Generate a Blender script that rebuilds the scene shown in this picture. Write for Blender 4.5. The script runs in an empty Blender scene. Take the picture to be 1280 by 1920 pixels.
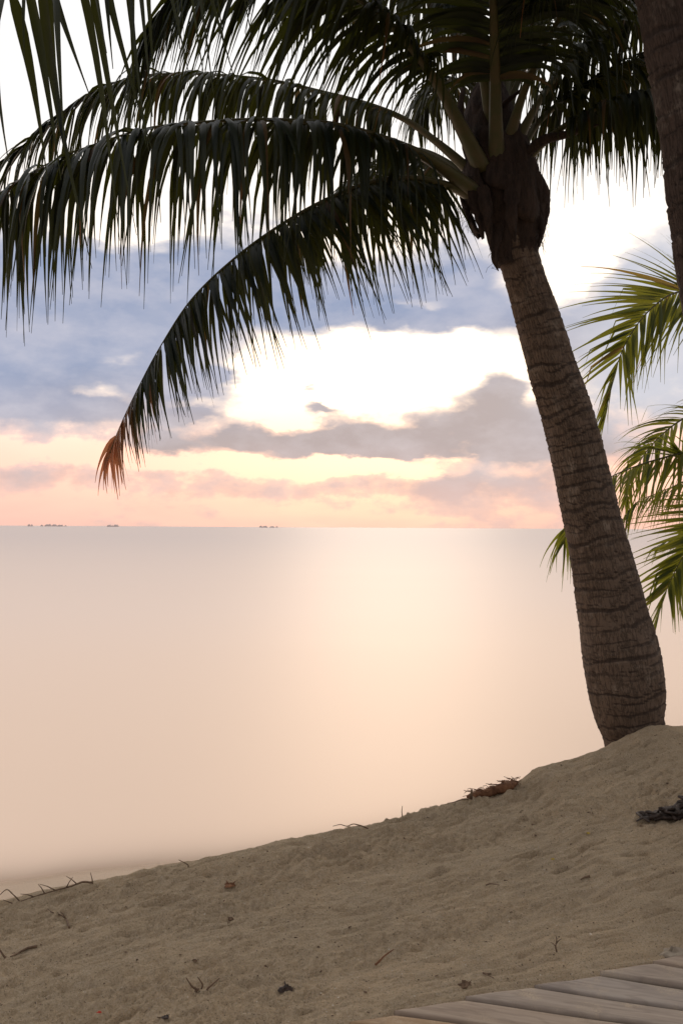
import bpy, math, random
import numpy as np
from mathutils import Vector, Matrix

random.seed(7)
rng = np.random.default_rng(11)
scene = bpy.context.scene
R = math.radians

# ------------------------------------------------------------------ camera
FPX = 1800.0                      # focal length in photograph pixels (1280 x 1920)
CAM_Z = 2.0                       # metres above the sea
PITCH = math.atan(29.0 / FPX)
ROLL = R(0.33)
cam_data = bpy.data.cameras.new("camera")
cam_data.sensor_fit = 'VERTICAL'
cam_data.sensor_height = 36.0
cam_data.lens = 36.0 * FPX / 1920.0
cam_data.clip_start = 0.05
cam_data.clip_end = 200000.0
cam = bpy.data.objects.new("camera", cam_data)
scene.collection.objects.link(cam)
CAM_R = Matrix.Rotation(R(90) + PITCH, 3, 'X') @ Matrix.Rotation(ROLL, 3, 'Z')
cam.matrix_world = Matrix.Translation((0, 0, CAM_Z)) @ CAM_R.to_4x4()
scene.camera = cam

# ------------------------------------------------------------------ exposure
scene.view_settings.view_transform = 'Standard'
scene.view_settings.look = 'None'
scene.view_settings.exposure = 0.58
scene.view_settings.gamma = 1.0
scene.view_settings.use_curve_mapping = False
scene.cycles.max_bounces = 6
scene.cycles.diffuse_bounces = 2
scene.cycles.glossy_bounces = 2
scene.cycles.transmission_bounces = 3
scene.cycles.transparent_max_bounces = 8
scene.cycles.use_denoising = True
scene.cycles.sample_clamp_indirect = 6.0

# ------------------------------------------------------------------ sun
SUN_AZ, SUN_EL = R(3.2), R(9.0)
SUN = Vector((math.sin(SUN_AZ) * math.cos(SUN_EL), math.cos(SUN_AZ) * math.cos(SUN_EL), math.sin(SUN_EL)))
sun_data = bpy.data.lights.new("sun", 'SUN')
sun_data.energy = 0.20
sun_data.angle = R(13)
sun_data.color = (1.0, 0.80, 0.60)
sun = bpy.data.objects.new("sun", sun_data)
sun.rotation_euler = (-SUN).to_track_quat('-Z', 'Y').to_euler()
scene.collection.objects.link(sun)


# ------------------------------------------------------------------ node expression helper
class NX:
    """builds math nodes from python expressions"""
    def __init__(self, tree, sock):
        self.t, self.s = tree, sock

    def _m(self, op, *args, clamp=False):
        n = self.t.nodes.new('ShaderNodeMath'); n.operation = op; n.use_clamp = clamp
        for i, a in enumerate(args):
            if isinstance(a, NX):
                self.t.links.new(a.s, n.inputs[i])
            else:
                n.inputs[i].default_value = a
        return NX(self.t, n.outputs[0])

    def __add__(self, o): return self._m('ADD', self, o)
    __radd__ = __add__
    def __sub__(self, o): return self._m('SUBTRACT', self, o)
    def __rsub__(self, o): return self._m('SUBTRACT', o, self)
    def __mul__(self, o): return self._m('MULTIPLY', self, o)
    __rmul__ = __mul__
    def __truediv__(self, o): return self._m('DIVIDE', self, o)
    def pw(self, o): return self._m('POWER', self, o)
    def mx(self, o): return self._m('MAXIMUM', self, o)
    def mn(self, o): return self._m('MINIMUM', self, o)
    def fn(self, op): return self._m(op, self)
    def clamp(self): return self._m('ADD', self, 0.0, clamp=True)

    def smooth(self, a, b):
        n = self.t.nodes.new('ShaderNodeMapRange'); n.interpolation_type = 'SMOOTHSTEP'
        self.t.links.new(self.s, n.inputs[0])
        n.inputs[1].default_value = a; n.inputs[2].default_value = b
        return NX(self.t, n.outputs[0])


def mixc(tree, fac, a, b, mode='MIX'):
    n = tree.nodes.new('ShaderNodeMix'); n.data_type = 'RGBA'; n.blend_type = mode; n.clamp_factor = True
    for sock, v in ((n.inputs[0], fac), (n.inputs[6], a), (n.inputs[7], b)):
        if isinstance(v, NX): tree.links.new(v.s, sock)
        elif isinstance(v, bpy.types.NodeSocket): tree.links.new(v, sock)
        elif isinstance(v, (int, float)): sock.default_value = v
        else: sock.default_value = (*v, 1.0)
    return n.outputs[2]


def noise(tree, vec, scale, detail=4, rough=0.5, dist=0.0, out=0):
    n = tree.nodes.new('ShaderNodeTexNoise')
    n.inputs['Scale'].default_value = scale; n.inputs['Detail'].default_value = detail
    n.inputs['Roughness'].default_value = rough; n.inputs['Distortion'].default_value = dist
    if vec is not None: tree.links.new(vec, n.inputs['Vector'])
    return NX(tree, n.outputs[out])


def vscale(tree, vec, s):
    n = tree.nodes.new('ShaderNodeMapping'); n.vector_type = 'POINT'
    tree.links.new(vec, n.inputs[0]); n.inputs['Scale'].default_value = s
    return n.outputs[0]


# ------------------------------------------------------------------ sky
def build_world():
    w = bpy.data.worlds.new("World"); scene.world = w; w.use_nodes = True
    t = w.node_tree; t.nodes.clear()
    out = t.nodes.new('ShaderNodeOutputWorld'); bg = t.nodes.new('ShaderNodeBackground')
    t.links.new(bg.outputs[0], out.inputs[0])
    STR = 0.1
    bg.inputs[1].default_value = STR
    tc = t.nodes.new('ShaderNodeTexCoord'); D = tc.outputs['Generated']
    sep = t.nodes.new('ShaderNodeSeparateXYZ'); t.links.new(D, sep.inputs[0])
    x, y, z = (NX(t, sep.outputs[i]) for i in range(3))
    az = x._m('ARCTAN2', x, y)
    el = z.mx(-0.999).mn(0.999).fn('ARCSINE')
    sunness = x * SUN.x + y * SUN.y + z * SUN.z          # 1 towards the sun, -1 away
    near = sunness.smooth(-0.55, 0.98)
    Ds = vscale(t, D, (1.0, 1.0, 2.6))                   # clouds are flattened towards the horizon
    n1 = noise(t, Ds, 5.5, 6, 0.52)
    n2 = noise(t, vscale(t, D, (1.0, 1.0, 1.9)), 21, 6, 0.56)
    n3 = noise(t, vscale(t, D, (1.0, 1.0, 5.0)), 9.0, 3, 0.5)
    # wobbly coordinates, in photograph-like units
    wob1 = noise(t, Ds, 14, 4, 0.55); wob2 = noise(t, vscale(t, D, (1.3, .9, 2.9)), 15, 4, 0.55)
    U = az * FPX + 640.0 + (wob1 - 0.5) * 130.0
    V = 989.0 - el * FPX + (wob2 - 0.5) * 60.0

    comb = t.nodes.new('ShaderNodeCombineXYZ'); t.links.new(U.s, comb.inputs[0]); t.links.new(V.s, comb.inputs[1])

    def vm(op, *args):
        n = t.nodes.new('ShaderNodeVectorMath'); n.operation = op
        for i, a in enumerate(args):
            if isinstance(a, bpy.types.NodeSocket): t.links.new(a, n.inputs[i])
            else: n.inputs[i].default_value = a
        return n

    def blob(px, py, sx, sy, amp, flat=None, acc=None):
        a = math.atan((px - 640) / FPX); e = math.atan((989 - py) / FPX * math.cos(a))
        u, v = 640 + a * FPX, 989 - e * FPX
        d = vm('MULTIPLY_ADD', comb.outputs[0], (1 / sx, 1 / sy, 0), (-u / sx, -v / sy, 0)).outputs[0]
        if flat:                                         # flat base: falls off faster below
            d = vm('MAXIMUM', d, vm('MULTIPLY', d, (-1, flat if flat > 1 else -1, 0)).outputs[0]).outputs[0]
        n = t.nodes.new('ShaderNodeMath'); n.operation = 'POWER'; n.inputs[0].default_value = math.exp(-1)
        t.links.new(vm('DOT_PRODUCT', d, d).outputs['Value'], n.inputs[1])
        m = t.nodes.new('ShaderNodeMath'); m.operation = 'MULTIPLY_ADD'; m.inputs[1].default_value = amp
        t.links.new(n.outputs[0], m.inputs[0]); t.links.new(acc.s, m.inputs[2])
        return NX(t, m.outputs[0])

    thick = n1 * 1.5 + n3 * 0.35 - 0.92                  # general broken cloud over the whole sky
    hiblob = [
        (60, 640, 330, 150, .9, 1.3), (40, 765, 230, 58, .95, 2.4), (400, 540, 290, 95, .95, 1.8), (90, 530, 190, 70, .6, 1),
        (620, 590, 200, 70, .95, 2.4), (870, 598, 170, 34, .9, 2.0), (860, 505, 110, 70, .75, 1),
        (330, 730, 95, 30, .8, 1.5), (345, 480, 130, 90, .55, 1),
        (1230, 535, 100, 80, 1.5, 1.2), (1150, 620, 150, 60, 1.3, 1.2), (1230, 720, 160, 90, .7, 1),
        (935, 735, 45, 45, 1.4, 1.6), (900, 790, 95, 45, 1.2, 2.0), (985, 815, 110, 55, 1.2, 2.0), (790, 828, 80, 34, 1.1, 2.2), (700, 838, 90, 26, 1.0, 2.2),
        (655, 805, 55, 36, 1.5, 2.0), (590, 832, 60, 26, 1.4, 2.0), (505, 826, 55, 28, 1.6, 2.0), (430, 832, 42, 26, 1.5, 2.0), (315, 838, 55, 26, 1.5, 1.8), (690, 852, 330, 14, .9, 2.2),
        (350, 785, 45, 16, 1.2, 1.6), (588, 728, 22, 7, 1.5, 1), (597, 770, 30, 8, 1.5, 1), (400, 700, 60, 12, 1.0, 1), (1090, 840, 130, 60, .7, 1.3),
        (60, 895, 170, 24, .45, 1), (400, 900, 170, 32, .5, 1), (700, 905, 130, 30, .5, 1), (850, 900, 80, 34, .6, 1), (1020, 915, 130, 40, .55, 1),
        # openings
        (630, 715, 200, 60, -1.3, None), (860, 672, 120, 32, -1.2, None), (190, 735, 70, 13, -.75, None),
        (1055, 440, 85, 130, -1.3, None), (240, 425, 150, 42, -1.15, None), (790, 565, 60, 12, -.7, None),
        (205, 672, 30, 12, -.5, None), (270, 582, 45, 8, -.4, None), (110, 848, 150, 18, -.6, None),
        (650, 880, 330, 12, -.5, None), (600, 120, 700, 190, -.9, None),
        (1005, 735, 25, 35, -.6, None),
    ]
    for b in hiblob:
        thick = blob(*b, acc=thick)
    thick = thick + (n2 - 0.5) * (0.75 + 0.45 * (1.0 - el.smooth(.09, .2)))
    n4 = noise(t, vscale(t, D, (1.0, 1.0, 1.5)), 48, 4, 0.6)
    thick = thick + (n4 - 0.5) * (1.0 - el.smooth(.10, .22)) * 0.6
    cov = thick.smooth(-0.02, 0.30)
    core = thick.smooth(0.05, 0.85)

    # open sky: the physical sky seen through a bright thin veil of high cloud
    sky = t.nodes.new('ShaderNodeTexSky'); sky.sky_type = 'NISHITA'; sky.sun_disc = False
    sky.sun_elevation = SUN_EL; sky.sun_rotation = SUN_AZ
    sky.air_density = 1.0; sky.dust_density = 2.0; sky.ozone_density = 1.0
    k = 1.0 / STR
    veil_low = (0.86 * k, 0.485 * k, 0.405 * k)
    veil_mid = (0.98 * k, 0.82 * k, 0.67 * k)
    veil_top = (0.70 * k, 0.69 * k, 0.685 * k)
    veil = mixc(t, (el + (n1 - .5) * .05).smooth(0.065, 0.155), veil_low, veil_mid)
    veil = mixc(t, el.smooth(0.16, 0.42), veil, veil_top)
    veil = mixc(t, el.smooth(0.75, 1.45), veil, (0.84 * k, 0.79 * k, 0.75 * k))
    away = (0.40 * k, 0.385 * k, 0.40 * k)  # unseen sky behind the camera, brightened to light camera-facing surfaces
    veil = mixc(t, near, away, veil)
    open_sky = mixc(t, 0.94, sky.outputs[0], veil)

    c_hi = (0.192 * k, 0.238 * k, 0.355 * k)
    c_mid = (0.335 * k, 0.285 * k, 0.28 * k)
    c_low = (0.48 * k, 0.335 * k, 0.30 * k)
    cc = mixc(t, (el + (n1 - 0.5) * 0.06).smooth(0.02, 0.085), c_low, c_mid)
    blue = ((el + (n1 - 0.5) * 0.08) - az * 0.16).smooth(0.09, 0.22)
    cc = mixc(t, blue, cc, c_hi)
    cc = mixc(t, (az - el * .25).smooth(.12, .27) * el.smooth(.06, .14), cc, (.40 * k, .415 * k, .47 * k))
    cc = mixc(t, (1.0 - core) * 0.55, cc, open_sky)       # thin edges glow
    # texture inside the cloud body
    cc = mixc(t, (n2 - 0.40) * 0.9, cc, (0.58 * k, 0.54 * k, 0.56 * k))
    cc = mixc(t, (n1 - 0.47) * 0.9, cc, (0.62 * k, 0.56 * k, 0.56 * k))
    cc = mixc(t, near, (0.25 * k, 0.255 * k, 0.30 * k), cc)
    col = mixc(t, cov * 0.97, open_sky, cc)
    # moist air just above the sea
    hz = (1.0 - el.smooth(0.0, 0.075)) * (0.35 + 0.5 * n3)
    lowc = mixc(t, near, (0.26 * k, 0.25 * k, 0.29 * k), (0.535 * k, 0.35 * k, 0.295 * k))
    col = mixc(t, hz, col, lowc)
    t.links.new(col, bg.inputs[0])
    w.cycles.sampling_method = 'MANUAL'
    w.cycles.sample_map_resolution = 512


build_world()

# ------------------------------------------------------------------ geometry helpers
def ray(px, py):
    return CAM_R @ Vector(((px - 640) / FPX, -(py - 960) / FPX, -1.0))


def P(px, py, d):
    r = ray(px, py)
    return Vector((0, 0, CAM_Z)) + r * d


def proj(p):
    q = CAM_R.transposed() @ (Vector(p) - Vector((0, 0, CAM_Z)))
    if q.z > -0.05: return None
    return 640 + FPX * q.x / -q.z, 960 - FPX * q.y / -q.z


COL = scene.collection


def link(name, mesh, mat=None, parent=None, **props):
    o = bpy.data.objects.new(name, mesh); COL.objects.link(o)
    if mat is not None and mesh is not None: mesh.materials.append(mat)
    if parent is not None: o.parent = parent
    for k, v in props.items(): o[k] = v
    return o


def empty(name, loc, **props):
    o = bpy.data.objects.new(name, None); COL.objects.link(o); o.location = loc
    o.empty_display_size = 0.1
    for k, v in props.items(): o[k] = v
    return o


class MB:
    def __init__(self): self.v, self.f, self.a = [], [], []

    def add(self, verts, faces, attr=0.0):
        b = len(self.v)
        self.v.extend(verts); self.f.extend([tuple(i + b for i in f) for f in faces])
        if isinstance(attr, (list, tuple, np.ndarray)): self.a.extend(attr)
        else: self.a.extend([attr] * len(verts))

    def tube(self, pts, rad, seg=8, flat=1.0, up=None, attr=0.0, cap=True, rough=0.0):
        pts = [Vector(p) for p in pts]; n = len(pts); vs, fs = [], []
        for i, p in enumerate(pts):
            T = (pts[min(i + 1, n - 1)] - pts[max(i - 1, 0)]).normalized()
            u = Vector(up) if up is not None else (Vector((0, 0, 1)) if abs(T.z) < .95 else Vector((0, 1, 0)))
            B = T.cross(u).normalized(); N = B.cross(T)
            r = rad(i / (n - 1)) if callable(rad) else rad
            for k in range(seg):
                a = 2 * math.pi * k / seg
                rr = r * (1 + random.uniform(-rough, rough))
                vs.append(p + B * math.cos(a) * rr + N * math.sin(a) * rr * flat)
        for i in range(n - 1):
            for k in range(seg):
                k2 = (k + 1) % seg
                fs.append((i * seg + k, i * seg + k2, (i + 1) * seg + k2, (i + 1) * seg + k))
        if cap:
            fs.append(tuple(range(seg))[::-1]); fs.append(tuple((n - 1) * seg + k for k in range(seg)))
        self.add(vs, fs, attr)

    def mesh(self, name, origin=(0, 0, 0), smooth=True):
        o = Vector(origin)
        m = bpy.data.meshes.new(name)
        m.from_pydata([tuple(Vector(v) - o) for v in self.v], [], self.f)
        if any(self.a):
            at = m.attributes.new("tone", 'FLOAT', 'POINT'); at.data.foreach_set('value', np.array(self.a, dtype=np.float32))
        if smooth: m.polygons.foreach_set('use_smooth', [True] * len(m.polygons))
        m.update()
        return m


def spline(pts, n):
    """Catmull-Rom through pts, n samples evenly spaced by arc length"""
    pts = [np.array(p, float) for p in pts]
    P0 = [2 * pts[0] - pts[1]] + pts + [2 * pts[-1] - pts[-2]]
    out = []
    for i in range(1, len(P0) - 2):
        a, b, c, d = P0[i - 1:i + 3]
        for u in np.linspace(0, 1, 24, endpoint=False):
            out.append(0.5 * ((2 * b) + (-a + c) * u + (2 * a - 5 * b + 4 * c - d) * u * u + (-a + 3 * b - 3 * c + d) * u ** 3))
    out.append(pts[-1]); out = np.array(out)
    s = np.concatenate([[0], np.cumsum(np.linalg.norm(np.diff(out, axis=0), axis=1))])
    q = np.linspace(0, s[-1], n)
    return np.stack([np.interp(q, s, out[:, k]) for k in range(3)], 1), s[-1]


_perm = np.random.default_rng(5).random((256, 256))


def vnoise(x, y, seed=0):
    x = x + seed * 17.31; y = y + seed * 9.77
    xi = np.floor(x).astype(int); yi = np.floor(y).astype(int)
    fx = x - xi; fy = y - yi
    fx = fx * fx * fx * (fx * (fx * 6 - 15) + 10); fy = fy * fy * fy * (fy * (fy * 6 - 15) + 10)
    g = lambda a, b: _perm[a & 255, b & 255]
    return ((g(xi, yi) * (1 - fx) + g(xi + 1, yi) * fx) * (1 - fy) + (g(xi, yi + 1) * (1 - fx) + g(xi + 1, yi + 1) * fx) * fy) * 2 - 1


def fbm(x, y, oct=4, seed=0, gain=.5):
    s = 0; a = 1.0
    for i in range(oct):
        s = s + a * vnoise(x, y, seed + i * 3); x = x * 2.03; y = y * 2.03; a *= gain
    return s


# ------------------------------------------------------------------ materials
def new_mat(name):
    m = bpy.data.materials.new(name); m.use_nodes = True
    t = m.node_tree; b = t.nodes['Principled BSDF']
    return m, t, b


def obj_co(t):
    return t.nodes.new('ShaderNodeTexCoord').outputs['Object']


def pos(t):
    return t.nodes.new('ShaderNodeNewGeometry').outputs['Position']


def bump(t, b, h, strength, dist):
    n = t.nodes.new('ShaderNodeBump'); n.inputs['Strength'].default_value = strength
    n.inputs['Distance'].default_value = dist
    t.links.new(h.s if isinstance(h, NX) else h, n.inputs['Height'])
    t.links.new(n.outputs[0], b.inputs['Normal'])
    return n


def attr(t, name='tone'):
    n = t.nodes.new('ShaderNodeAttribute'); n.attribute_name = name
    return NX(t, n.outputs['Fac'])


def mat_sand():
    m, t, b = new_mat("sand")
    p = pos(t)
    big = noise(t, p, 1.7, 4, .55); mid = noise(t, p, 17, 4, .6); fine = noise(t, p, 330, 2, .6); spk = noise(t, p, 620, 1, .5)
    col = mixc(t, big.smooth(.3, .7), (.68, .495, .30), (.60, .445, .275))
    col = mixc(t, mid.smooth(.35, .75) * .55, col, (.64, .50, .34))
    col = mixc(t, fine.smooth(.52, .75) * .4, col, (.26, .195, .13))
    col = mixc(t, spk.smooth(.64, .72) * .8, col, (.66, .55, .42))
    gr = noise(t, p, 150, 3, .7)
    col = mixc(t, gr.smooth(.53, .66) * .65, col, (.30, .22, .14))
    col = mixc(t, (1.0 - gr.smooth(.36, .47)) * .75, col, (.70, .57, .41))
    dk = noise(t, p, 130, 1, .5)
    col = mixc(t, dk.smooth(.70, .76) * .8, col, (.10, .07, .05))
    # wet, darker sand close to the water
    sp = t.nodes.new('ShaderNodeSeparateXYZ'); t.links.new(p, sp.inputs[0])
    zz = NX(t, sp.outputs[2]) + (big - .5) * .05
    wet = 1.0 - zz.smooth(.03, .13)
    col = mixc(t, wet * .45, col, (.40, .28, .185))
    t.links.new(col, b.inputs['Base Color'])
    t.links.new((0.95 - wet * .55).s, b.inputs['Roughness'])
    b.inputs['Specular IOR Level'].default_value = .25
    g = noise(t, vscale(t, p, (.8, 1.2, 1)), 62, 4, .7)
    bump(t, b, (g * .8 + fine * .6) * (1.0 - wet * .85), 1.0, .028)
    return m


def mat_sea():
    m, t, b = new_mat("sea")
    p = pos(t)
    sw = noise(t, vscale(t, p, (.05, .25, 1)), .5, 3, .5)
    shal = attr(t, 'depth')
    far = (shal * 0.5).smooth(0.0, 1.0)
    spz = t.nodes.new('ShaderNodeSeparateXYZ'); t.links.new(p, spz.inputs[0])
    far_grey = (NX(t, spz.outputs[1]).mx(1.0)._m('LOGARITHM', NX(t, spz.outputs[1]).mx(1.0), 10.0)).smooth(1.15, 2.3)   # deeper far water, with dim grey sky reflection put into its colour
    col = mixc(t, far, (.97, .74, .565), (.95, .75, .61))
    col = mixc(t, far_grey, col, (.76, .63, .56))
    t.links.new(col, b.inputs['Base Color'])
    t.links.new((.55 + (sw - .5) * .04).s, b.inputs['Roughness'])
    b.inputs['IOR'].default_value = 1.333
    b.inputs['Specular IOR Level'].default_value = .5
    t.links.new((.30 - far_grey * .12).s, b.inputs['Metallic'])       # many wave facets averaged by the long exposure
    # milky shallow water clears towards the very edge
    tr = t.nodes.new('ShaderNodeBsdfTransparent'); mx = t.nodes.new('ShaderNodeMixShader')
    t.links.new((1.0 - (shal * -48.0).fn('EXPONENT')).s, mx.inputs[0])
    t.links.new(tr.outputs[0], mx.inputs[1]); t.links.new(b.outputs[0], mx.inputs[2])
    t.links.new(mx.outputs[0], t.nodes['Material Output'].inputs['Surface'])
    return m


def mat_leaf(name, dark, light, trans, dry=(.42, .17, .08), amt=.42):
    m, t, b = new_mat(name)
    tone = attr(t)                      # 0 green .. 1 dry
    p = pos(t)
    n = noise(t, p, 9, 3, .5)
    col = mixc(t, n.smooth(.35, .7), dark, light)
    col = mixc(t, tone.smooth(.3, 1.0), col, dry)
    t.links.new(col, b.inputs['Base Color'])
    b.inputs['Roughness'].default_value = .42
    b.inputs['Specular IOR Level'].default_value = .28
    tl = t.nodes.new('ShaderNodeBsdfTranslucent')
    tcol = mixc(t, tone.smooth(.3, 1.0), trans, (.85, .34, .16))
    t.links.new(tcol, tl.inputs[0])
    mx = t.nodes.new('ShaderNodeMixShader'); mx.inputs[0].default_value = amt
    t.links.new(b.outputs[0], mx.inputs[1]); t.links.new(tl.outputs[0], mx.inputs[2])
    t.links.new(mx.outputs[0], t.nodes['Material Output'].inputs['Surface'])
    return m


def mat_simple(name, c1, c2, scale=20, rough=.8, bmp=.4, dist=.004, stretch=(1, 1, 1), spec=.3):
    m, t, b = new_mat(name)
    o = obj_co(t); v = vscale(t, o, stretch)
    n = noise(t, v, scale, 5, .6)
    t.links.new(mixc(t, n.smooth(.3, .7), c1, c2), b.inputs['Base Color'])
    b.inputs['Roughness'].default_value = rough; b.inputs['Specular IOR Level'].default_value = spec
    if 'boardwalk' in name:
        dust = noise(t, vscale(t, o, (1, 1, 1)), 6, 5, .65); gn = noise(t, o, 160, 2, .6)
        base_c = b.inputs['Base Color'].links[0].from_socket
        kn = noise(t, vscale(t, o, (2.2, 9, 1)), 1.3, 3, .5)
        c3 = mixc(t, (kn - .5).fn('ABSOLUTE').smooth(.0, .05) * -.22 + .22, base_c, (.09, .06, .045))
        c3 = mixc(t, dust.smooth(.48, .70) * gn.smooth(.35, .6) * .7, c3, (.48, .37, .25))
        t.links.new(c3, b.inputs['Base Color'])
    bump(t, b, noise(t, v, scale * 3, 4, .6), bmp, dist)
    return m


def mat_trunk(name, c_dark, c_light, c_pale):
    m, t, b = new_mat(name)
    tone = attr(t)                      # 0 in the leaf scar groove .. 1 on the smooth internode
    uv = t.nodes.new('ShaderNodeUVMap').outputs[0]
    p = pos(t)
    n = noise(t, p, 22, 5, .65)
    crack = noise(t, vscale(t, uv, (15, 8, 1)), 1.0, 4, .65)      # fibres run along the stem
    fis = (crack - .5).fn('ABSOLUTE').smooth(0.0, .045)
    col = mixc(t, (tone + (n - .5) * .7).smooth(.15, .85), c_dark, c_light)
    pale = noise(t, p, 7.5, 4, .65)
    col = mixc(t, pale.smooth(.55, .72) * tone * .6, col, c_pale)
    col = mixc(t, (1.0 - fis) * .5, col, (.040, .027, .018))
    t.links.new(col, b.inputs['Base Color'])
    b.inputs['Roughness'].default_value = .85; b.inputs['Specular IOR Level'].default_value = .25
    bump(t, b, fis * .6 + n * .6 + noise(t, p, 90, 3, .6) * .3, .8, .008)
    return m


M_SAND = mat_sand(); M_SEA = mat_sea()
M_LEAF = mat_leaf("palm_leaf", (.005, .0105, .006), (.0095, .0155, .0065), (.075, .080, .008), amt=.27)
M_LEAF2 = mat_leaf("palm_leaf_sun_tone", (.030, .052, .013), (.055, .078, .017), (.34, .345, .03), amt=.46)  # lighter copy of the palm leaf, backlit look put into its colours
M_STALK = mat_simple("palm_stalk", (.060, .062, .020), (.085, .066, .028), 14, .55, .3, .003)
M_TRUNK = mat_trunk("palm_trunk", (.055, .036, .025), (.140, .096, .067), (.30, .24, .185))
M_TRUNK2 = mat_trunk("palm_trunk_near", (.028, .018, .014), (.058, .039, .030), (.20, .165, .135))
M_HUSK = mat_simple("palm_fibre", (.022, .014, .011), (.052, .033, .024), 34, .9, 1.0, .014, (1, 1, .25))
M_WOODS = [mat_simple("boardwalk_wood_%d" % i, a, c, 3.0, .8, .25, .002, (1.2, 14, 10)) for i, (a, c) in enumerate([
    ((.28, .22, .17), (.37, .30, .235)), ((.27, .22, .18), (.36, .30, .245)), ((.29, .215, .155), (.38, .295, .22)), ((.30, .19, .10), (.36, .24, .14))])]
M_TWIG = mat_simple("dry_twig", (.10, .06, .035), (.20, .13, .08), 40, .85)
M_DRY = mat_simple("dry_palm_litter", (.11, .045, .02), (.24, .115, .055), 30, .85)
M_DARK = mat_simple("dark_seaweed", (.024, .015, .011), (.065, .042, .03), 40, .5, .6, .004)
M_STONE = mat_simple("grey_stone", (.26, .21, .155), (.36, .30, .22), 18, .85, .6, .006)
M_RED = mat_simple("red_scrap", (.55, .05, .02), (.4, .04, .02), 40, .5)
M_YEL = mat_simple("yellow_leaf", (.45, .30, .04), (.5, .36, .06), 40, .6)
M_ISLE = mat_simple("far_islet", (.60, .50, .46), (.68, .56, .52), .05, .9, 0)  # distance haze put into a pale base colour

# ------------------------------------------------------------------ beach
# silhouette of the berm in the photograph: px, py, distance
CREST = [(-420, 1790, 4.0), (-150, 1725, 4.15), (0, 1695, 4.3), (90, 1673, 4.36), (180, 1655, 4.42), (350, 1620, 4.5), (500, 1587, 4.65), (600, 1567, 4.78),
         (690, 1550, 4.9), (770, 1529, 5.05), (850, 1505, 5.2), (920, 1487, 5.35), (975, 1467, 5.5), (1008, 1441, 5.58), (1065, 1427, 5.72),
         (1130, 1406, 5.82), (1155, 1394, 5.88), (1185, 1376, 5.93), (1215, 1365, 5.98), (1250, 1361, 6.05), (1280, 1364, 6.2), (1330, 1372, 6.6)]
_cw = np.array([list(P(*c)) for c in CREST])
CX = np.concatenate([[-90, -20, -6], _cw[:, 0], [3.0, 3.4, 3.75, 3.95, 6.0, 14, 90]])
CY = np.concatenate([[-12, 0.5, 3.2], _cw[:, 1], [6.95, 7.4, 8.2, 9.0, 10.2, 14, 40]])
CZ = np.concatenate([[.25, .22, .2], _cw[:, 2], [.6, .62, .66, .68, .7, .7, .7]])


def sand_base(X, Y):
    yc = np.interp(X, CX, CY); zc = np.interp(X, CX, CZ)
    zn = np.clip(.425 + .045 * X, .2, .75)
    t = np.clip((Y - 2.3) / np.maximum(yc - 2.3, .8), 0, 1)
    zin = zn + (zc - zn) * (t ** 1.25)
    zin = zin + np.clip(-(Y - 1.0), 0, 60) * .02
    # gentle swell so that the middle distance is not a flat ramp
    zin = zin + .018 * np.sin(Y * 2.6 + X * .9) * t * (1 - t) * 2
    s = np.maximum(Y - yc, 0)
    low = .062 - .105 * (s - .60)
    face = zc - .62 * s * s / (s + .12)
    k = .035
    out = np.maximum(face, low) + k * np.exp(-np.abs(face - low) / k) * .5
    z = np.where(Y < yc, zin, out)
    return np.maximum(z, -3.0)


def sand_detail(X, Y):
    c, s = math.cos(R(24)), math.sin(R(24))
    S = X * c + Y * s; N = -X * s + Y * c
    yc = np.interp(X, CX, CY)
    dry = np.clip((np.interp(X, CX, CZ) * 0 + yc + .35 - Y) / .5, 0, 1)
    d = .006 * fbm(S / .80, N / .40, 2, 1)
    warp = fbm(S / .3, N / .3, 2, 40) * .03
    d += .0085 * fbm((S + warp) / .17, (N + warp) / .022, 3, 7)
    rough = .25 + .9 * np.clip(fbm(S / .9, N / .20, 2, 61) + .45, 0, 1.1)
    d += .0075 * rough * fbm(X / .024, Y / .034, 3, 13, .65)
    cl = fbm(X / .040, Y / .060, 3, 29)
    d += .034 * np.minimum(rough, .9) * np.clip(cl - .58, 0, .6)
    pits = np.clip(fbm(S / .15, N / .06, 2, 21) - .70, 0, 1)
    d -= .055 * pits
    # rougher, trampled ridge near the crest
    near = np.exp(-((Y - (yc - .25)) / .35) ** 2)
    d += near * .019 * fbm(S / .17, N / .075, 4, 33, .6)
    # rain-washed streaks through the middle of the slope
    d += .0045 * np.sin(N * 95 + 6 * fbm(S / .6, N / .6, 2, 51)) * np.clip(fbm(S / .8, N / .3, 2, 57), 0, 1)
    return d * dry


# boardwalk line in the photograph unprojected on its plane
BW_Z = .50


def on_plane(px, py, z):
    r = ray(px, py)
    return Vector((0, 0, CAM_Z)) + r * ((z - CAM_Z) / r.z)


BE0, BE1 = on_plane(743, 1899, BW_Z), on_plane(1226, 1802, BW_Z)
BDIR = (BE1 - BE0).normalized()


def sand_h(X, Y):
    X = np.asarray(X, float); Y = np.asarray(Y, float)
    z = sand_base(X, Y)
    # sand lies a little under the boards, and banks up against their ends
    nx, ny = -BDIR.y, BDIR.x
    d = (X - BE0.x) * nx + (Y - BE0.y) * ny            # >0 on the sea side
    along = (X - BE0.x) * BDIR.x + (Y - BE0.y) * BDIR.y
    w = np.clip(1 - np.abs(d - .04) / .40, 0, 1) * np.clip((along + 1.0) / .6, 0, 1) * np.clip((6 - along) / 1, 0, 1)
    w = w * w * (3 - 2 * w)
    z = z * (1 - w) + (BW_Z - .012) * w
    under = np.clip((-d + .03) / .10, 0, 1) * np.clip((d + 2.6) / .3, 0, 1) * np.clip((along + .5) / .3, 0, 1) * np.clip((6.0 - along) / .4, 0, 1)
    z = np.where(under > 0, z * (1 - under) + np.minimum(z, BW_Z - .085) * under, z)
    # the mound the palm stands on
    return z + sand_detail(X, Y) * (1 - .85 * under)


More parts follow.
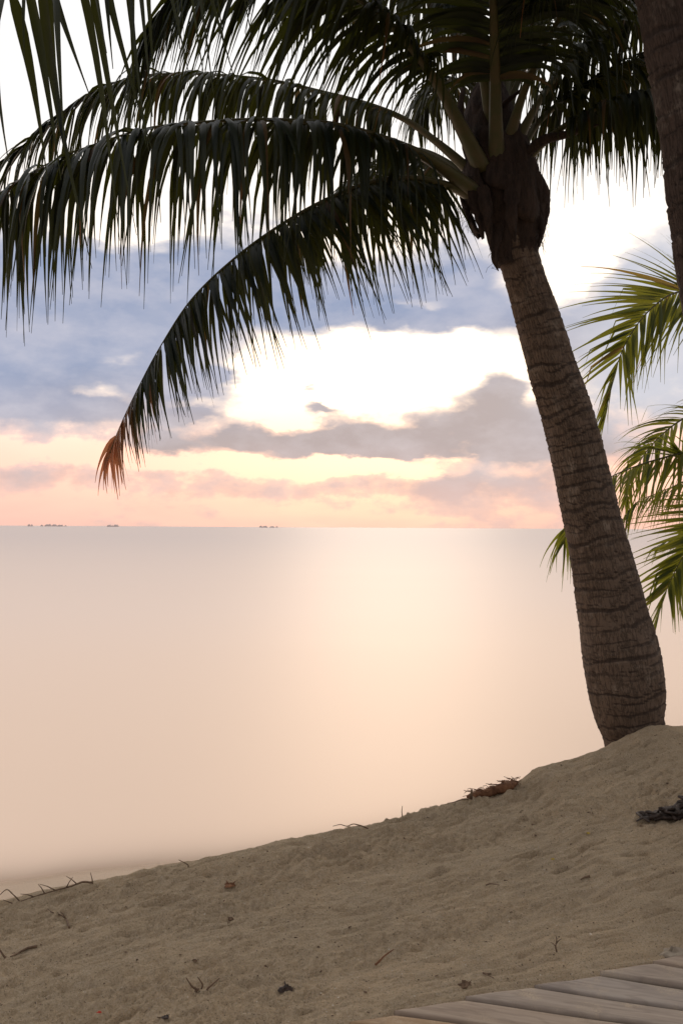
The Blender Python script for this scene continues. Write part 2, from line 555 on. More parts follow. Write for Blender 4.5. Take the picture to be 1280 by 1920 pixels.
def axis(fine0, fine1, step, lo, hi, growth=1.22):
    a = list(np.arange(fine0, fine1, step)); s = step
    while a[-1] < hi: s *= growth; a.append(a[-1] + s)
    b = []; x = fine0; s = step
    while x > lo: s *= growth; x -= s; b.append(x)
    return np.array(b[::-1] + a)


def grid_mesh(name, X, Y, Z):
    ny, nx = Z.shape
    XX, YY = np.meshgrid(X, Y)
    co = np.stack([XX, YY, Z], -1).reshape(-1, 3).astype(np.float32)
    i = np.arange(ny * nx).reshape(ny, nx)
    q = np.stack([i[:-1, :-1], i[:-1, 1:], i[1:, 1:], i[1:, :-1]], -1).reshape(-1, 4).astype(np.int32)
    m = bpy.data.meshes.new(name)
    m.vertices.add(len(co)); m.vertices.foreach_set('co', co.ravel())
    m.loops.add(q.size); m.loops.foreach_set('vertex_index', q.ravel())
    m.polygons.add(len(q)); m.polygons.foreach_set('loop_start', np.arange(0, q.size, 4, dtype=np.int32))
    m.polygons.foreach_set('use_smooth', np.ones(len(q), bool))
    m.update(calc_edges=True)
    return m


gx = axis(-1.85, 2.45, .0065, -80, 80); gy = axis(2.55, 6.5, .0075, -40, 60)
XX, YY = np.meshgrid(gx, gy)
sand = link("beach_sand", grid_mesh("beach_sand", gx, gy, sand_h(XX, YY)), M_SAND, kind="structure")

# sea: fine near the shore so that depth can be read per vertex, reaching the horizon
sx = axis(-6, 8, .12, -60000, 60000, 1.3); sy = axis(3.6, 10, .05, -30, 90000, 1.25)
XX, YY = np.meshgrid(sx, sy)
sea_m = grid_mesh("sea", sx, sy, np.zeros_like(XX))
dep = np.clip(-sand_base(XX, YY), 0, 3).ravel().astype(np.float32)
dep = np.where((YY > 60).ravel(), 3.0, dep).astype(np.float32)
sea_m.attributes.new('depth', 'FLOAT', 'POINT').data.foreach_set('value', dep)
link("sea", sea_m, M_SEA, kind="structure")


def G(px, py):
    """point on the sand seen at a photograph pixel"""
    r = ray(px, py); o = Vector((0, 0, CAM_Z))
    ts = np.linspace(2.2, 12, 3000)
    xs = o.x + r.x * ts; ys = o.y + r.y * ts; zs = o.z + r.z * ts
    h = sand_h(xs, ys)
    k = int(np.argmax(zs <= h)) if np.any(zs <= h) else 1500
    return Vector((xs[k], ys[k], h[k]))


def hz(x, y): return float(sand_h(np.array([x]), np.array([y]))[0])


# ------------------------------------------------------------------ boardwalk
def build_boardwalk():
    bw = empty("boardwalk", BE0, label="weathered wooden boardwalk laid on the sand at the bottom right", category="boardwalk")
    ends = [(655, 1917), (743, 1899), (877, 1872), (1001, 1848), (1124, 1824), (1226, 1802), (1318, 1781), (1402, 1762)]
    slopes = [.134, .138, .144, .154, .160, .175, .185, .195]
    lines = []
    for (px, py), sl in zip(ends, slopes):
        a = on_plane(px, py, BW_Z); b = on_plane(px + 500, py + 500 * sl, BW_Z)
        lines.append((a, (b - a).normalized()))
    L = 2.3
    for k in range(len(lines) - 1):
        (a0, d0), (a1, d1) = lines[k], lines[k + 1]
        # board k fills the space between gap line k and gap line k+1
        side = (a1 - a0); g = .0125
        n0 = Vector((-d0.y, d0.x, 0)); n1 = Vector((-d1.y, d1.x, 0))
        if n0.dot(side) < 0: n0 = -n0; n1 = -n1
        q = [a0 + n0 * g, a0 + n0 * g + d0 * L, a1 - n1 * g + d1 * L, a1 - n1 * g]
        jit = random.uniform(-.012, .012); q[0] = q[0] + d0 * jit; q[3] = q[3] + d1 * jit
        mb = MB(); nu, nv = 44, 8
        vs = []; fs = []
        dz = random.uniform(-.003, .003); tilt = random.uniform(-.004, .004)
        def top(u, v):
            p = (q[0] * (1 - u) + q[1] * u) * (1 - v) + (q[3] * (1 - u) + q[2] * u) * v
            e = min(v, 1 - v) * .19; e2 = min(u * L, (1 - u) * L)
            rnd = -.003 * max(0, 1 - min(e, e2) / .010) ** 2
            wob = .0012 * math.sin(u * 23 + k) + .001 * math.sin(v * 9 + u * 7 + k * 2)
            return Vector((p.x, p.y, BW_Z + dz + tilt * (v - .5) + rnd + wob))
        us = [0, .004, .012] + list(np.linspace(.03, .97, nu)) + [.988, .996, 1]
        vvs = [0, .03, .08, .3, .5, .7, .92, .97, 1]
        for u in us:
            for v in vvs: vs.append(top(u, v))
        nv = len(vvs); nt = len(vs)
        for u in us:
            for v in (0, 1):
                p = top(u, v); vs.append(Vector((p.x, p.y, BW_Z - .034)))
        for i in range(len(us) - 1):
            for j in range(nv - 1):
                fs.append((i * nv + j, (i + 1) * nv + j, (i + 1) * nv + j + 1, i * nv + j + 1))
            fs.append((nt + i * 2, nt + (i + 1) * 2, (i + 1) * nv, i * nv))
            fs.append((i * nv + nv - 1, (i + 1) * nv + nv - 1, nt + (i + 1) * 2 + 1, nt + i * 2 + 1))
            fs.append((nt + i * 2 + 1, nt + (i + 1) * 2 + 1, nt + (i + 1) * 2, nt + i * 2))
        e = len(us) - 1
        fs.append(tuple([j for j in range(nv)] + [nt + 1, nt]))
        fs.append(tuple([e * nv + j for j in range(nv)][::-1] + [nt + e * 2, nt + e * 2 + 1]))
        # mesh in the plank's own frame so that the grain runs along it
        ang = math.atan2(d0.y, d0.x); Rz = Matrix.Rotation(-ang, 3, 'Z')
        mb.add([Rz @ (v - BE0) for v in vs], fs)
        o = link("plank", mb.mesh("plank"), M_WOODS[[3, 2, 0, 1, 0, 2, 1][k]], bw)
        o.rotation_euler = (0, 0, ang)


build_boardwalk()


# ------------------------------------------------------------------ palms
def leaflet(base, d0, wid_dir, L, W, droop, segs=7, kink=None, twist=0.0, dry=0.0, tipdry=0.0, lean=0.0):
    """a folded, tapering blade that bends under its own weight; returns verts, faces, tone"""
    vs, fs, at = [], [], []
    p = np.array(base, float); d = np.array(d0, float); d /= np.linalg.norm(d)
    w0 = np.array(wid_dir, float); ds = L / segs
    for i in range(segs + 1):
        s = i / segs
        w = w0 - d * np.dot(w0, d); nn = np.linalg.norm(w)
        w = w / nn if nn > 1e-4 else np.array([1.0, 0, 0])
        n = np.cross(w, d)
        a = twist * s; w2 = w * math.cos(a) + n * math.sin(a); n2 = np.cross(w2, d)
        half = W * .5 * min(1.0, .35 + s / .16) * (1 - max(0, s - .25) / .75) ** 1.5 + .0013
        fold = half * .35
        vs += [p - w2 * half, p + n2 * fold, p + w2 * half]
        at += [min(1, dry + tipdry * max(0, s - .6) / .4)] * 3
        if i < segs:
            b = 3 * i
            fs += [(b, b + 1, b + 4, b + 3), (b + 1, b + 2, b + 5, b + 4)]
        g = droop * (0.5 + 1.0 * s) * ds / max(L, .01)
        if kink is not None and abs(s - kink) < .5 / segs: g += 2.2
        d = d + np.array([lean * g, 0, -g]); d /= np.linalg.norm(d)
        p = p + d * ds
    return [Vector(v) for v in vs], fs, at


class Palm:
    def __init__(self, loc, label, leafmat):
        self.root = empty("coconut_palm", loc, label=label, category="palm tree", group="coconut palms on the beach")
        self.loc = Vector(loc); self.mat = leafmat; self.pieces = []; self.fronds = []

    def frond(self, pts, n=64, L=.85, W=.036, droop=5.0, t0=.22, alpha=(70, 28), r0=.05, roll=0.0, prof=(.55, .3, .4),
              dry=0.0, tipdry=.25, label=None, rise=.25, kinks=.06, dry_end=0.0, sides=(1, 1), apow=1.0, sway=.10, dtip=1.0, stray=.025, lean=0.0):
        cur, length = spline(pts, 60)
        fr = MB()
        fr.tube(cur[::1], lambda t: r0 * (1 - t) ** 1.7 * (.62 + .38 * math.exp(-t * 8)) + .0035, 8, .62)
        o = link("frond", fr.mesh("frond", self.loc), M_STALK, self.root)
        if label: o['label'] = label
        self.fronds.append(o)
        for i in range(n):
            for sgn, dens in zip((-1, 1), sides):
                if random.random() > dens: continue
                t = t0 + (1 - t0) * (i + .5 * (sgn > 0) + random.uniform(-.25, .25)) / n
                t = min(max(t, t0), .999); q = (t - t0) / (1 - t0)
                f = t * 59; k = min(int(f), 58); u = f - k
                p = cur[k] * (1 - u) + cur[k + 1] * u
                T = cur[min(k + 2, 59)] - cur[max(k - 1, 0)]; T = T / np.linalg.norm(T)
                up = np.array([0, 0, 1.0])
                if abs(T[2]) > .93: up = np.array([0, -1.0, 0.3])
                N = up - T * np.dot(up, T); N /= np.linalg.norm(N); B = np.cross(T, N)
                c, s = math.cos(roll), math.sin(roll); B, N = B * c + N * s, N * c - B * s
                al = R(alpha[1] + (alpha[0] - alpha[1]) * (1 - q) ** apow + random.uniform(-7, 7))
                if q < prof[1]: pf = prof[0] + (1 - prof[0]) * (q / prof[1]) ** .8
                else: pf = 1 + (prof[2] - 1) * ((q - prof[1]) / (1 - prof[1])) ** 1.3
                ll = L * pf * random.uniform(.72, 1.18)
                rs = rise + random.uniform(-.15, .15)
                d0 = T * math.cos(al) + (B * sgn * math.cos(rs) + N * math.sin(rs)) * math.sin(al)
                d0 = d0 + np.array([random.gauss(0, sway), random.gauss(0, sway), random.gauss(0, sway * .5)])
                wd = T * math.sin(al) - B * sgn * math.cos(al) * .6 + N * random.uniform(-.35, .35)
                kk = random.uniform(.35, .75) if random.random() < kinks else None
                if random.random() < .06: ll *= random.uniform(.4, .75)
                if random.random() < .09: continue
                dd = droop * random.uniform(.7, 1.35) * (1 + (dtip - 1) * q ** 3)
                v, fc, at = leaflet(p, d0, wd, ll, W * (.55 + .45 * pf) * random.uniform(.85, 1.12), dd, 8, kk, random.uniform(-.7, .7),
                                    max(dry, dry_end * max(0, (q - .78) / .22)) + (random.random() < stray) * .45, tipdry * (random.random() < .5), lean + random.gauss(0, .07))
                a = proj(v[1]); b = proj(v[-2]); sc = 0
                m_ = proj(v[len(v) // 2])
                if a and b and m_ and 0 < m_[0] < 1280 and 0 < m_[1] < 1920:
                    sc = math.hypot(a[0] - b[0], a[1] - b[1]) * (W)
                self.pieces.append((sc, len(self.fronds) - 1, v, fc, at))
        return o

    def finish(self, limit=300):
        self.pieces.sort(key=lambda x: -x[0])
        rest = {}
        for i, (sc, fi, v, fc, at) in enumerate(self.pieces):
            if i < limit and sc > 0:
                mb = MB(); mb.add(v, fc, at); link("leaflet", mb.mesh("leaflet", self.loc), self.mat, self.fronds[fi])
            else:
                rest.setdefault(fi, MB()).add(v, fc, at)
        for fi, mb in rest.items():
            link("leaflets", mb.mesh("leaflets", self.loc), self.mat, self.fronds[fi], kind="stuff")


def trunk_mesh(name, path, radii, origin, ring=.085, nseg=64, nlen=420, depth=.010, seed=0):
    """path: 3-D points; radii at the same points. Ring scars are stepped into the surface"""
    path = np.array(path, float); radii = np.array(radii, float)
    cur, length = spline(path, nlen)
    s0 = np.concatenate([[0], np.cumsum(np.linalg.norm(np.diff(path, axis=0), axis=1))]); s0 = s0 / s0[-1]
    S = np.linspace(0, 1, nlen); rad = np.interp(S, s0, radii)
    kk = np.exp(-np.linspace(-2, 2, 25) ** 2); kk /= kk.sum()
    rad = np.convolve(np.pad(rad, 12, mode='edge'), kk, 'valid')
    th = np.linspace(0, 2 * np.pi, nseg + 1)
    A, SS = np.meshgrid(th, S * length)
    ca, sa = np.cos(A), np.sin(A)
    rr = np.random.default_rng(seed)
    warp = .016 * fbm(ca * 1.6 + 5, sa * 1.6 + SS * 4.0, 3, seed + 3)
    H = SS + warp
    dark = np.zeros_like(SS); d = np.zeros_like(SS)
    hpos = rr.uniform(0, ring); ang = rr.uniform(0, 6.28)
    while hpos < length + ring:
        ang += 2.40 + rr.uniform(-.3, .3)
        thick = ring * rr.uniform(.16, .46); st = rr.uniform(.45, 1.0)
        c = np.cos(A - ang)
        band = thick * (.10 + .90 * np.clip(.5 + .5 * c, 0, 1) ** 1.5)
        x = (H - hpos - .012 * c - .006 * np.cos(2 * A + hpos * 9)) / band
        inside = np.clip(1 - np.abs(x), 0, 1)
        dark = np.maximum(dark, np.clip(inside * 2.6, 0, 1) * st)
        d -= depth * .75 * np.clip(inside * 1.8, 0, 1) * st
        lip = np.exp(-((x + 1.35) / .5) ** 2)
        d += depth * .55 * lip * st
        hpos += ring * rr.uniform(.65, 1.35)
    d = d + .006 * fbm(ca * 2.1 + 3, sa * 2.1 + SS * 3, 3, seed + 9) + .0028 * fbm(ca * 9 + 2, sa * 9 + SS * 14, 3, seed + 12)
    tone = np.clip(1 - dark, 0, 1) * np.clip(.82 + .3 * fbm(ca + 2, sa + SS * 1.5, 2, seed + 6), 0, 1)
    vs = np.zeros((nlen, nseg + 1, 3)); 
    for i in range(nlen):
        T = cur[min(i + 1, nlen - 1)] - cur[max(i - 1, 0)]; T /= np.linalg.norm(T)
        u = np.array([0, 1.0, 0]); B = np.cross(T, u); B /= np.linalg.norm(B); N = np.cross(B, T)
        r = (rad[i] + d[i])[:, None]
        vs[i] = cur[i] + B * (np.cos(th)[:, None] * r) + N * (np.sin(th)[:, None] * r)
    vs[:, -1] = vs[:, 0]; tone[:, -1] = tone[:, 0]
    co = (vs - np.array(origin)).reshape(-1, 3)
    i = np.arange(nlen * (nseg + 1)).reshape(nlen, nseg + 1)
    q = np.stack([i[:-1, :-1], i[:-1, 1:], i[1:, 1:], i[1:, :-1]], -1).reshape(-1, 4)
    m = bpy.data.meshes.new(name); m.from_pydata(co.tolist(), [], q.tolist())
    m.attributes.new('tone', 'FLOAT', 'POINT').data.foreach_set('value', tone.ravel().astype(np.float32))
    uvl = m.uv_layers.new(name="uv")
    uu = (A / (2 * np.pi)).ravel() * 4; vv = SS.ravel()
    li = np.zeros(len(m.loops), np.int32); m.loops.foreach_get('vertex_index', li)
    uvl.data.foreach_set('uv', np.stack([uu[li], vv[li]], 1).ravel().astype(np.float32))
    m.polygons.foreach_set('use_smooth', [True] * len(m.polygons)); m.update()
    return m


def edges_to_path(rows, d_of):
    """rows: (py, left px, right px) -> centres and radii"""
    cs, rs = [], []
    for i, (py, l, r) in enumerate(rows):
        a, b = rows[max(i - 1, 0)], rows[min(i + 1, len(rows) - 1)]
        sl = ((b[1] + b[2]) - (a[1] + a[2])) / 2 / (b[0] - a[0])
        d = d_of(py); cs.append(P((l + r) / 2, py, d)); rs.append((r - l) / 2 * d / FPX * math.cos(math.atan(sl)))
    return cs, rs


# ---- the leaning palm in the middle of the picture
D0 = 6.2
rows = [(1500, 1160, 1232), (1450, 1146, 1238), (1400, 1136, 1243), (1370, 1129, 1244), (1340, 1115, 1245), (1310, 1105, 1247), (1280, 1098, 1246), (1240, 1091, 1239), (1200, 1087, 1227), (1150, 1083, 1211), (1068, 1073, 1189),
        (1000, 1062, 1169), (900, 1040, 1143), (800, 1020, 1120), (700, 989, 1083), (600, 964, 1051), (520, 943, 1022), (460, 926, 1004), (400, 914, 1000), (340, 905, 995), (290, 900, 985)]
cs, rs = edges_to_path(rows, lambda py: D0)
base = P(1190, 1372, D0); base.z = hz(base.x, base.y)
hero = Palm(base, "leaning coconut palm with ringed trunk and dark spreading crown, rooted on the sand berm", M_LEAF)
link("trunk", trunk_mesh("trunk", cs, rs, base, ring=.043, depth=.0065, seed=3), M_TRUNK, hero.root)


def lump(name, rings, mat, root, origin, seed=1, amp=.02, seg=36, nlen=70, stretch=5.0):
    """a lumpy closed body through rings of (centre, radius side, radius depth)"""
    c = np.array([list(r[0]) for r in rings]); cur, _ = spline(c, nlen)
    s0 = np.linspace(0, 1, len(rings)); S = np.linspace(0, 1, nlen)
    ra = np.interp(S, s0, [r[1] for r in rings]); rb = np.interp(S, s0, [r[2] for r in rings])
    th = np.linspace(0, 2 * np.pi, seg, endpoint=False)
    A, SS = np.meshgrid(th, S)
    d = amp * fbm(np.cos(A) * 2.5 + seed, np.sin(A) * 2.5 + SS * stretch, 4, seed)
    vs = []; 
    for i in range(nlen):
        for k in range(seg):
            vs.append(Vector(cur[i]) + Vector((math.cos(th[k]) * (ra[i] + d[i, k]), math.sin(th[k]) * (rb[i] + d[i, k]), 0)))
    fs = [(i * seg + k, i * seg + (k + 1) % seg, (i + 1) * seg + (k + 1) % seg, (i + 1) * seg + k) for i in range(nlen - 1) for k in range(seg)]
    fs += [tuple(range(seg))[::-1], tuple((nlen - 1) * seg + k for k in range(seg))]
    mb = MB(); mb.add(vs, fs)
    return link(name, mb.mesh(name, origin), mat, root)


def crown_core():
    ring = lambda l, r, py, dd=0, b=None: (P((l + r) / 2, py, D0 + dd), (r - l) / 2 * D0 / FPX, b or (r - l) / 2 * D0 / FPX * .9)
    lump("fibre_sheath", [ring(930, 1004, 500), ring(915, 1008, 455), ring(902, 1012, 415), ring(888, 1016, 378), ring(880, 1012, 340), ring(872, 998, 300), ring(862, 985, 262), ring(865, 970, 225), ring(880, 955, 185), ring(900, 940, 140), ring(915, 930, 110)],
         M_HUSK, hero.root, base, 4, .022)
    # bulging sheath on the right shoulder
    lump("fibre_sheath", [ring(1000, 1012, 462, -.03), ring(985, 1022, 430, -.03), ring(968, 1029, 395, -.02), ring(962, 1028, 360, 0), ring(960, 1015, 325, .02), ring(962, 1000, 300, .03)],
         M_HUSK, hero.root, base, 9, .012)
    # torn strips of sheath hanging off the left side
    for pts, w in [([(888, 330, -.14), (893, 385, -.17), (900, 420, -.17), (905, 447, -.16)], .060),
                   ([(905, 350, -.2), (912, 400, -.22), (918, 440, -.2)], .055),
                   ([(935, 420, -.14), (928, 460, -.16), (926, 490, -.15), (933, 508, -.13)], .045),
                   ([(880, 360, -.05), (876, 395, -.07), (880, 428, -.06)], .030),
                   ([(962, 330, -.22), (958, 400, -.24), (965, 455, -.2)], .06),
                   ([(1008, 400, -.1), (1014, 432, -.11), (1008, 462, -.1)], .030)]:
        c, _ = spline([P(a, b, D0 + e) for a, b, e in pts], 12)
        vs, fs = [], []
        for i, p in enumerate(c):
            s = i / 11; hw = w * (.9 - .75 * s ** 1.6) * random.uniform(.8, 1.15)
            for j, u in enumerate((-1, -.3, .4, 1)):
                vs.append(Vector(p) + Vector((u * hw, -.02 * (1 - u * u) + random.uniform(-.006, .006), random.uniform(-.012, .012))))
        for i in range(11):
            for j in range(3): fs.append((i * 4 + j, i * 4 + j + 1, (i + 1) * 4 + j + 1, (i + 1) * 4 + j))
        mb = MB(); mb.add(vs, fs)
        link("sheath_strip", mb.mesh("sheath_strip", base), M_HUSK, hero.root)
    for k in range(13):
        th = k * 2.4 + .4; py0 = 455 - k * 11
        vs, fs = [], []
        for i in range(9):
            u = i / 8; py = py0 - u * 120
            c = P(957 - (470 - py) * .17, py, D0)
            rad = (.135 + .10 * math.sin(min(1, (470 - py) / 190) * math.pi)) * (1.0 + .05 * u) + .016
            hw = (.52 - .34 * u) * (1 if i else .8)
            for j in range(5):
                a = th + (j - 2) / 2 * hw
                e = rad + .012 * (1 - abs(j - 2) / 2) + random.uniform(-.006, .008)
                vs.append(c + Vector((math.cos(a) * e, math.sin(a) * e * .9, random.uniform(-.012, .012) + (.03 * abs(j - 2) / 2 if i == 0 else 0))))
        for i in range(8):
            for j in range(4): fs.append((i * 5 + j, i * 5 + j + 1, (i + 1) * 5 + j + 1, (i + 1) * 5 + j))
        mb = MB(); mb.add(vs, fs)
        o = link("leaf_base", mb.mesh("leaf_base", base), M_HUSK, hero.root)
        md = o.modifiers.new("thickness", 'SOLIDIFY'); md.thickness = .012
    # loose fibres
    mb = MB()
    for k in range(120):
        a = random.choice([(random.uniform(918, 935), random.uniform(455, 500)), (random.uniform(1000, 1020), random.uniform(420, 455)), (random.uniform(868, 885), random.uniform(370, 425)), (random.uniform(1010, 1028), random.uniform(345, 420))])
        p = P(a[0], a[1], D0 - .1 + random.uniform(-.06, .06)); q = p + Vector((random.uniform(-.05, .05), random.uniform(-.03, .03), random.uniform(-.09, -.01)))
        mb.tube([p, (p + q) / 2 + Vector((random.uniform(-.015, .015), 0, 0)), q], .0012, 3, cap=False)
    link("loose_fibres", mb.mesh("loose_fibres", base), M_HUSK, hero.root, kind="stuff")
    # dead flower stalk jutting right
    mb = MB(); c, _ = spline([P(960, 330, D0 - .08), P(992, 285, D0 - .12), P(1020, 262, D0 - .16), P(1070, 250, D0 - .22), P(1125, 232, D0 - .28)], 20)
    mb.tube(c, lambda t: .050 * (1 - t) ** .6 * (.75 + .35 * math.sin(t * 3.1)) + .004, 9, .7, rough=.06)
    link("dead_flower_stalk", mb.mesh("dead_flower_stalk", base), M_HUSK, hero.root)
    mb = MB(); c, _ = spline([P(905, 300, D0 - .12), P(870, 255, D0 - .15), P(862, 210, D0 - .16), P(868, 165, D0 - .14)], 16)
    mb.tube(c, lambda t: .045 * (1 - .75 * t), 8, .6, rough=.08)
    link("old_leaf_base", mb.mesh("old_leaf_base", base), M_HUSK, hero.root)
    mb = MB(); c, _ = spline([P(935, 210, D0 - .1), P(950, 190, D0 - .14), P(972, 172, D0 - .18), P(985, 160, D0 - .2)], 12)
    mb.tube(c, lambda t: .035 * (1 - .85 * t), 8, .6, rough=.08)
    link("old_leaf_base", mb.mesh("old_leaf_base", base), M_HUSK, hero.root)


crown_core()


def PP(pts, off=0):
    return [P(a, b, D0 + c + off) for a, b, c in pts]


# low frond arching down to the left
hero.frond(PP([(905, 385, -.05), (850, 352, -.12), (769, 334, -.22), (690, 343, -.3), (612, 374, -.38), (537, 415, -.45), (450, 476, -.5), (363, 557, -.55), (302, 648, -.58), (258, 730, -.6), (225, 800, -.6), (206, 850, -.6)]),
           n=150, L=.84, W=0.0370, droop=1.5, t0=.09, alpha=(112, 26), prof=(.75, .2, .34), roll=.1, apow=1.1, lean=.25, rise=-.75, dry_end=1.0, label="lowest frond arching down to the left with a dry orange tip")
# frond just behind it
hero.frond(PP([(890, 350, .15), (840, 305, .3), (785, 280, .5), (735, 285, .7), (680, 318, .9), (630, 362, 1.05), (590, 410, 1.15), (560, 470, 1.2)]),
           n=80, L=.80, W=0.0336, droop=1.8, t0=.16, alpha=(112, 40), apow=1.2, rise=-.6)
# level frond to the left
hero.frond(PP([(895, 365, -.1), (850, 330, -.2), (785, 288, -.35), (700, 254, -.5), (620, 233, -.62), (540, 226, -.72), (450, 225, -.82), (360, 231, -.9), (280, 240, -.96), (200, 263, -1.0), (120, 293, -1.04), (45, 332, -1.06), (-25, 390, -1.06)]),
           n=130, L=.96, W=0.0370, droop=6.5, t0=.17, alpha=(80, 46), prof=(.55, .4, .80), rise=-.1, sway=.28, kinks=.16, r0=0.068)
# frond above it
hero.frond(PP([(880, 320, .0), (825, 272, .0), (762, 226, .05), (690, 196, .1), (600, 172, .15), (520, 153, .18), (430, 142, .2), (330, 138, .2), (250, 145, .2), (185, 168, .18), (120, 212, .16), (60, 258, .14), (0, 312, .12)]),
           n=130, L=.74, W=0.0336, droop=6.0, t0=.18, alpha=(78, 14), prof=(.6, .3, .85), dtip=.12, rise=0, sway=.24, kinks=.12)
# big frond over the top left, coming towards the camera
hero.frond(PP([(905, 320, -.12), (870, 250, -.22), (815, 150, -.4), (745, 60, -.6), (660, -10, -.78), (560, -60, -.92), (450, -75, -1.02), (370, -45, -1.08), (310, 15, -1.1), (272, 80, -1.1), (248, 135, -1.1)]),
           n=137, L=.96, W=0.0353, droop=4.5, sway=.14, lean=-.22, rise=-.1, t0=0.235, alpha=(62, 28), prof=(.7, .3, .35), r0=0.072)
# frond rising in front, towards the camera
hero.frond(PP([(934, 400, .02), (931, 335, -.12), (929, 240, -.25), (927, 120, -.42), (922, -20, -.75), (905, -150, -1.2), (870, -230, -1.7), (830, -240, -2.1)]),
           n=125, L=1.1, W=0.048, droop=2.0, t0=0.28, alpha=(72, 34), r0=0.082)
# right-hand fronds
hero.frond(PP([(955, 300, -.05), (985, 235, -.1), (1022, 170, -.12), (1070, 110, -.1), (1130, 55, -.05), (1210, 0, .05), (1300, -40, .15), (1420, -60, .25)]),
           n=125, L=1.0, W=0.046, droop=3.6, t0=0.18, alpha=(76, 34), r0=0.062)
hero.frond(PP([(965, 300, .05), (1000, 240, .12), (1045, 195, .2), (1100, 155, .3), (1170, 120, .42), (1250, 100, .55), (1330, 110, .65), (1420, 150, .7)]),
           n=120, L=0.92, W=0.044, droop=5.5, t0=0.2, alpha=(74, 34), r0=0.055)
hero.frond(PP([(970, 320, -.05), (1010, 275, -.12), (1060, 235, -.2), (1125, 200, -.3), (1200, 175, -.4), (1290, 170, -.5), (1380, 195, -.55), (1460, 250, -.6)]),
           n=105, L=0.66, W=0.038, droop=6.5, t0=0.24, alpha=(74, 34))
# back fronds
hero.frond(PP([(925, 260, .15), (900, 190, .35), (865, 150, .7), (830, 155, 1.1), (800, 190, 1.45), (780, 240, 1.65)]),
           n=62, L=.7, W=0.036, droop=5.0, t0=0.34, alpha=(70, 34))
hero.frond(PP([(935, 240, .1), (955, 140, .3), (985, 60, .6), (1020, 10, 1.0), (1060, 0, 1.5), (1100, 30, 1.9)]),
           n=80, L=0.7, W=0.038, droop=2.0, t0=0.36, alpha=(72, 34))
hero.frond(PP([(925, 240, .1), (905, 120, .25), (880, 20, .45), (840, -60, .75), (780, -100, 1.1), (710, -90, 1.5), (650, -40, 1.8)]),
           n=91, L=.9, W=0.04, droop=2.5, t0=0.42, alpha=(72, 34))
# fronds filling the back of the crown
hero.frond(PP([(940, 260, .2), (972, 150, .35), (1035, 60, .5), (1130, 5, .65), (1240, -5, .8), (1340, 40, .9)]),
           n=112, L=.95, W=0.0370, droop=3.8, t0=.2, alpha=(76, 34))
hero.frond(PP([(925, 250, .2), (893, 120, .3), (830, 15, .4), (740, -50, .5), (640, -45, .6), (540, 10, .7)]),
           n=120, L=.95, W=0.0370, droop=4.2, t0=.24, alpha=(76, 34))
hero.frond(PP([(932, 200, .2), (938, 60, .3), (952, -60, .6), (980, -105, 1.1), (1010, -60, 1.6), (1032, 30, 2.0)]),
           n=100, L=1.0, W=0.0370, droop=2.6, t0=.3, alpha=(74, 40))
hero.frond(PP([(925, 210, .1), (905, 70, .1), (880, -50, .15), (845, -150, .3), (790, -200, .5), (720, -190, .75)]),
           n=112, L=1.05, W=0.0386, droop=3.0, t0=.3, alpha=(74, 40))
# the young spear and upright leaves above the frame
hero.frond(PP([(928, 230, .0), (935, 100, .02), (950, -60, .0), (985, -230, -.05), (1050, -360, -.15), (1140, -430, -.3)]),
           n=75, L=.85, W=0.0302, droop=3.0, t0=0.42, alpha=(66, 26))
hero.frond(PP([(925, 260, -.1), (900, 120, -.3), (850, -40, -.6), (790, -170, -1.0), (700, -240, -1.4), (600, -230, -1.7)]),
           n=100, L=.95, W=0.042, droop=3.0, t0=0.42, alpha=(70, 30))
hero.frond(PP([(950, 270, -.12), (990, 150, -.3), (1050, 30, -.55), (1120, -70, -.85), (1200, -120, -1.15), (1290, -110, -1.4)]),
           n=100, L=.95, W=0.042, droop=3.0, t0=0.42, alpha=(72, 32))
hero.finish(300)

# ---- the near palm at the right edge
D1 = 4.1
rows = [(1800, 1478, 1660), (1700, 1450, 1612), (1500, 1418, 1566), (1300, 1384, 1526), (1000, 1338, 1476), (800, 1310, 1446), (600, 1283, 1418), (482, 1266, 1401), (430, 1260, 1394), (365, 1249, 1384), (273, 1240, 1374), (208, 1229, 1363), (146, 1221, 1354), (83, 1209, 1342),
        (0, 1196, 1328), (-150, 1172, 1300), (-300, 1146, 1272), (-450, 1120, 1244), (-560, 1102, 1222)]
cs, rs = edges_to_path(rows, lambda py: D1)
b2 = P(1575, 1760, D1); b2.z = hz(b2.x, b2.y) - .03
cs = [Vector((cs[0].x + .02, cs[0].y, b2.z - .1))] + cs; rs = [rs[0]] + rs
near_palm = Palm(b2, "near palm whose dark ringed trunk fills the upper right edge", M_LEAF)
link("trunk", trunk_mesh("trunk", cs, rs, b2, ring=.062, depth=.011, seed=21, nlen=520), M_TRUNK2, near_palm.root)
Q = lambda pts: [P(a, b, D1 + c) for a, b, c in pts]
near_palm.frond(Q([(1150, -560, 0), (1020, -690, -.2), (840, -760, -.45), (620, -720, -.7), (460, -560, -.9), (330, -370, -1.02), (210, -210, -1.08), (90, -90, -1.1), (-60, 30, -1.1)]),
                n=46, L=1.12, W=.037, droop=5.0, t0=.2, alpha=(110, 62), prof=(.7, .3, .7), rise=-.3, sway=.14, stray=0, lean=.15)
near_palm.frond(Q([(1170, -560, .1), (1240, -700, .3), (1360, -800, .5), (1520, -800, .7), (1700, -680, .9), (1850, -480, 1.0)]), n=56, L=.95, W=.042, droop=5)
near_palm.frond(Q([(1160, -560, .1), (1180, -720, .5), (1210, -800, 1.0), (1240, -780, 1.6), (1270, -640, 2.2)]), n=56, L=.9, W=.042, droop=5)
near_palm.frond(Q([(1160, -570, -.1), (1150, -760, -.4), (1140, -900, -.8), (1130, -1010, -1.2), (1130, -1060, -1.6)]), n=56, L=.9, W=.042, droop=5)
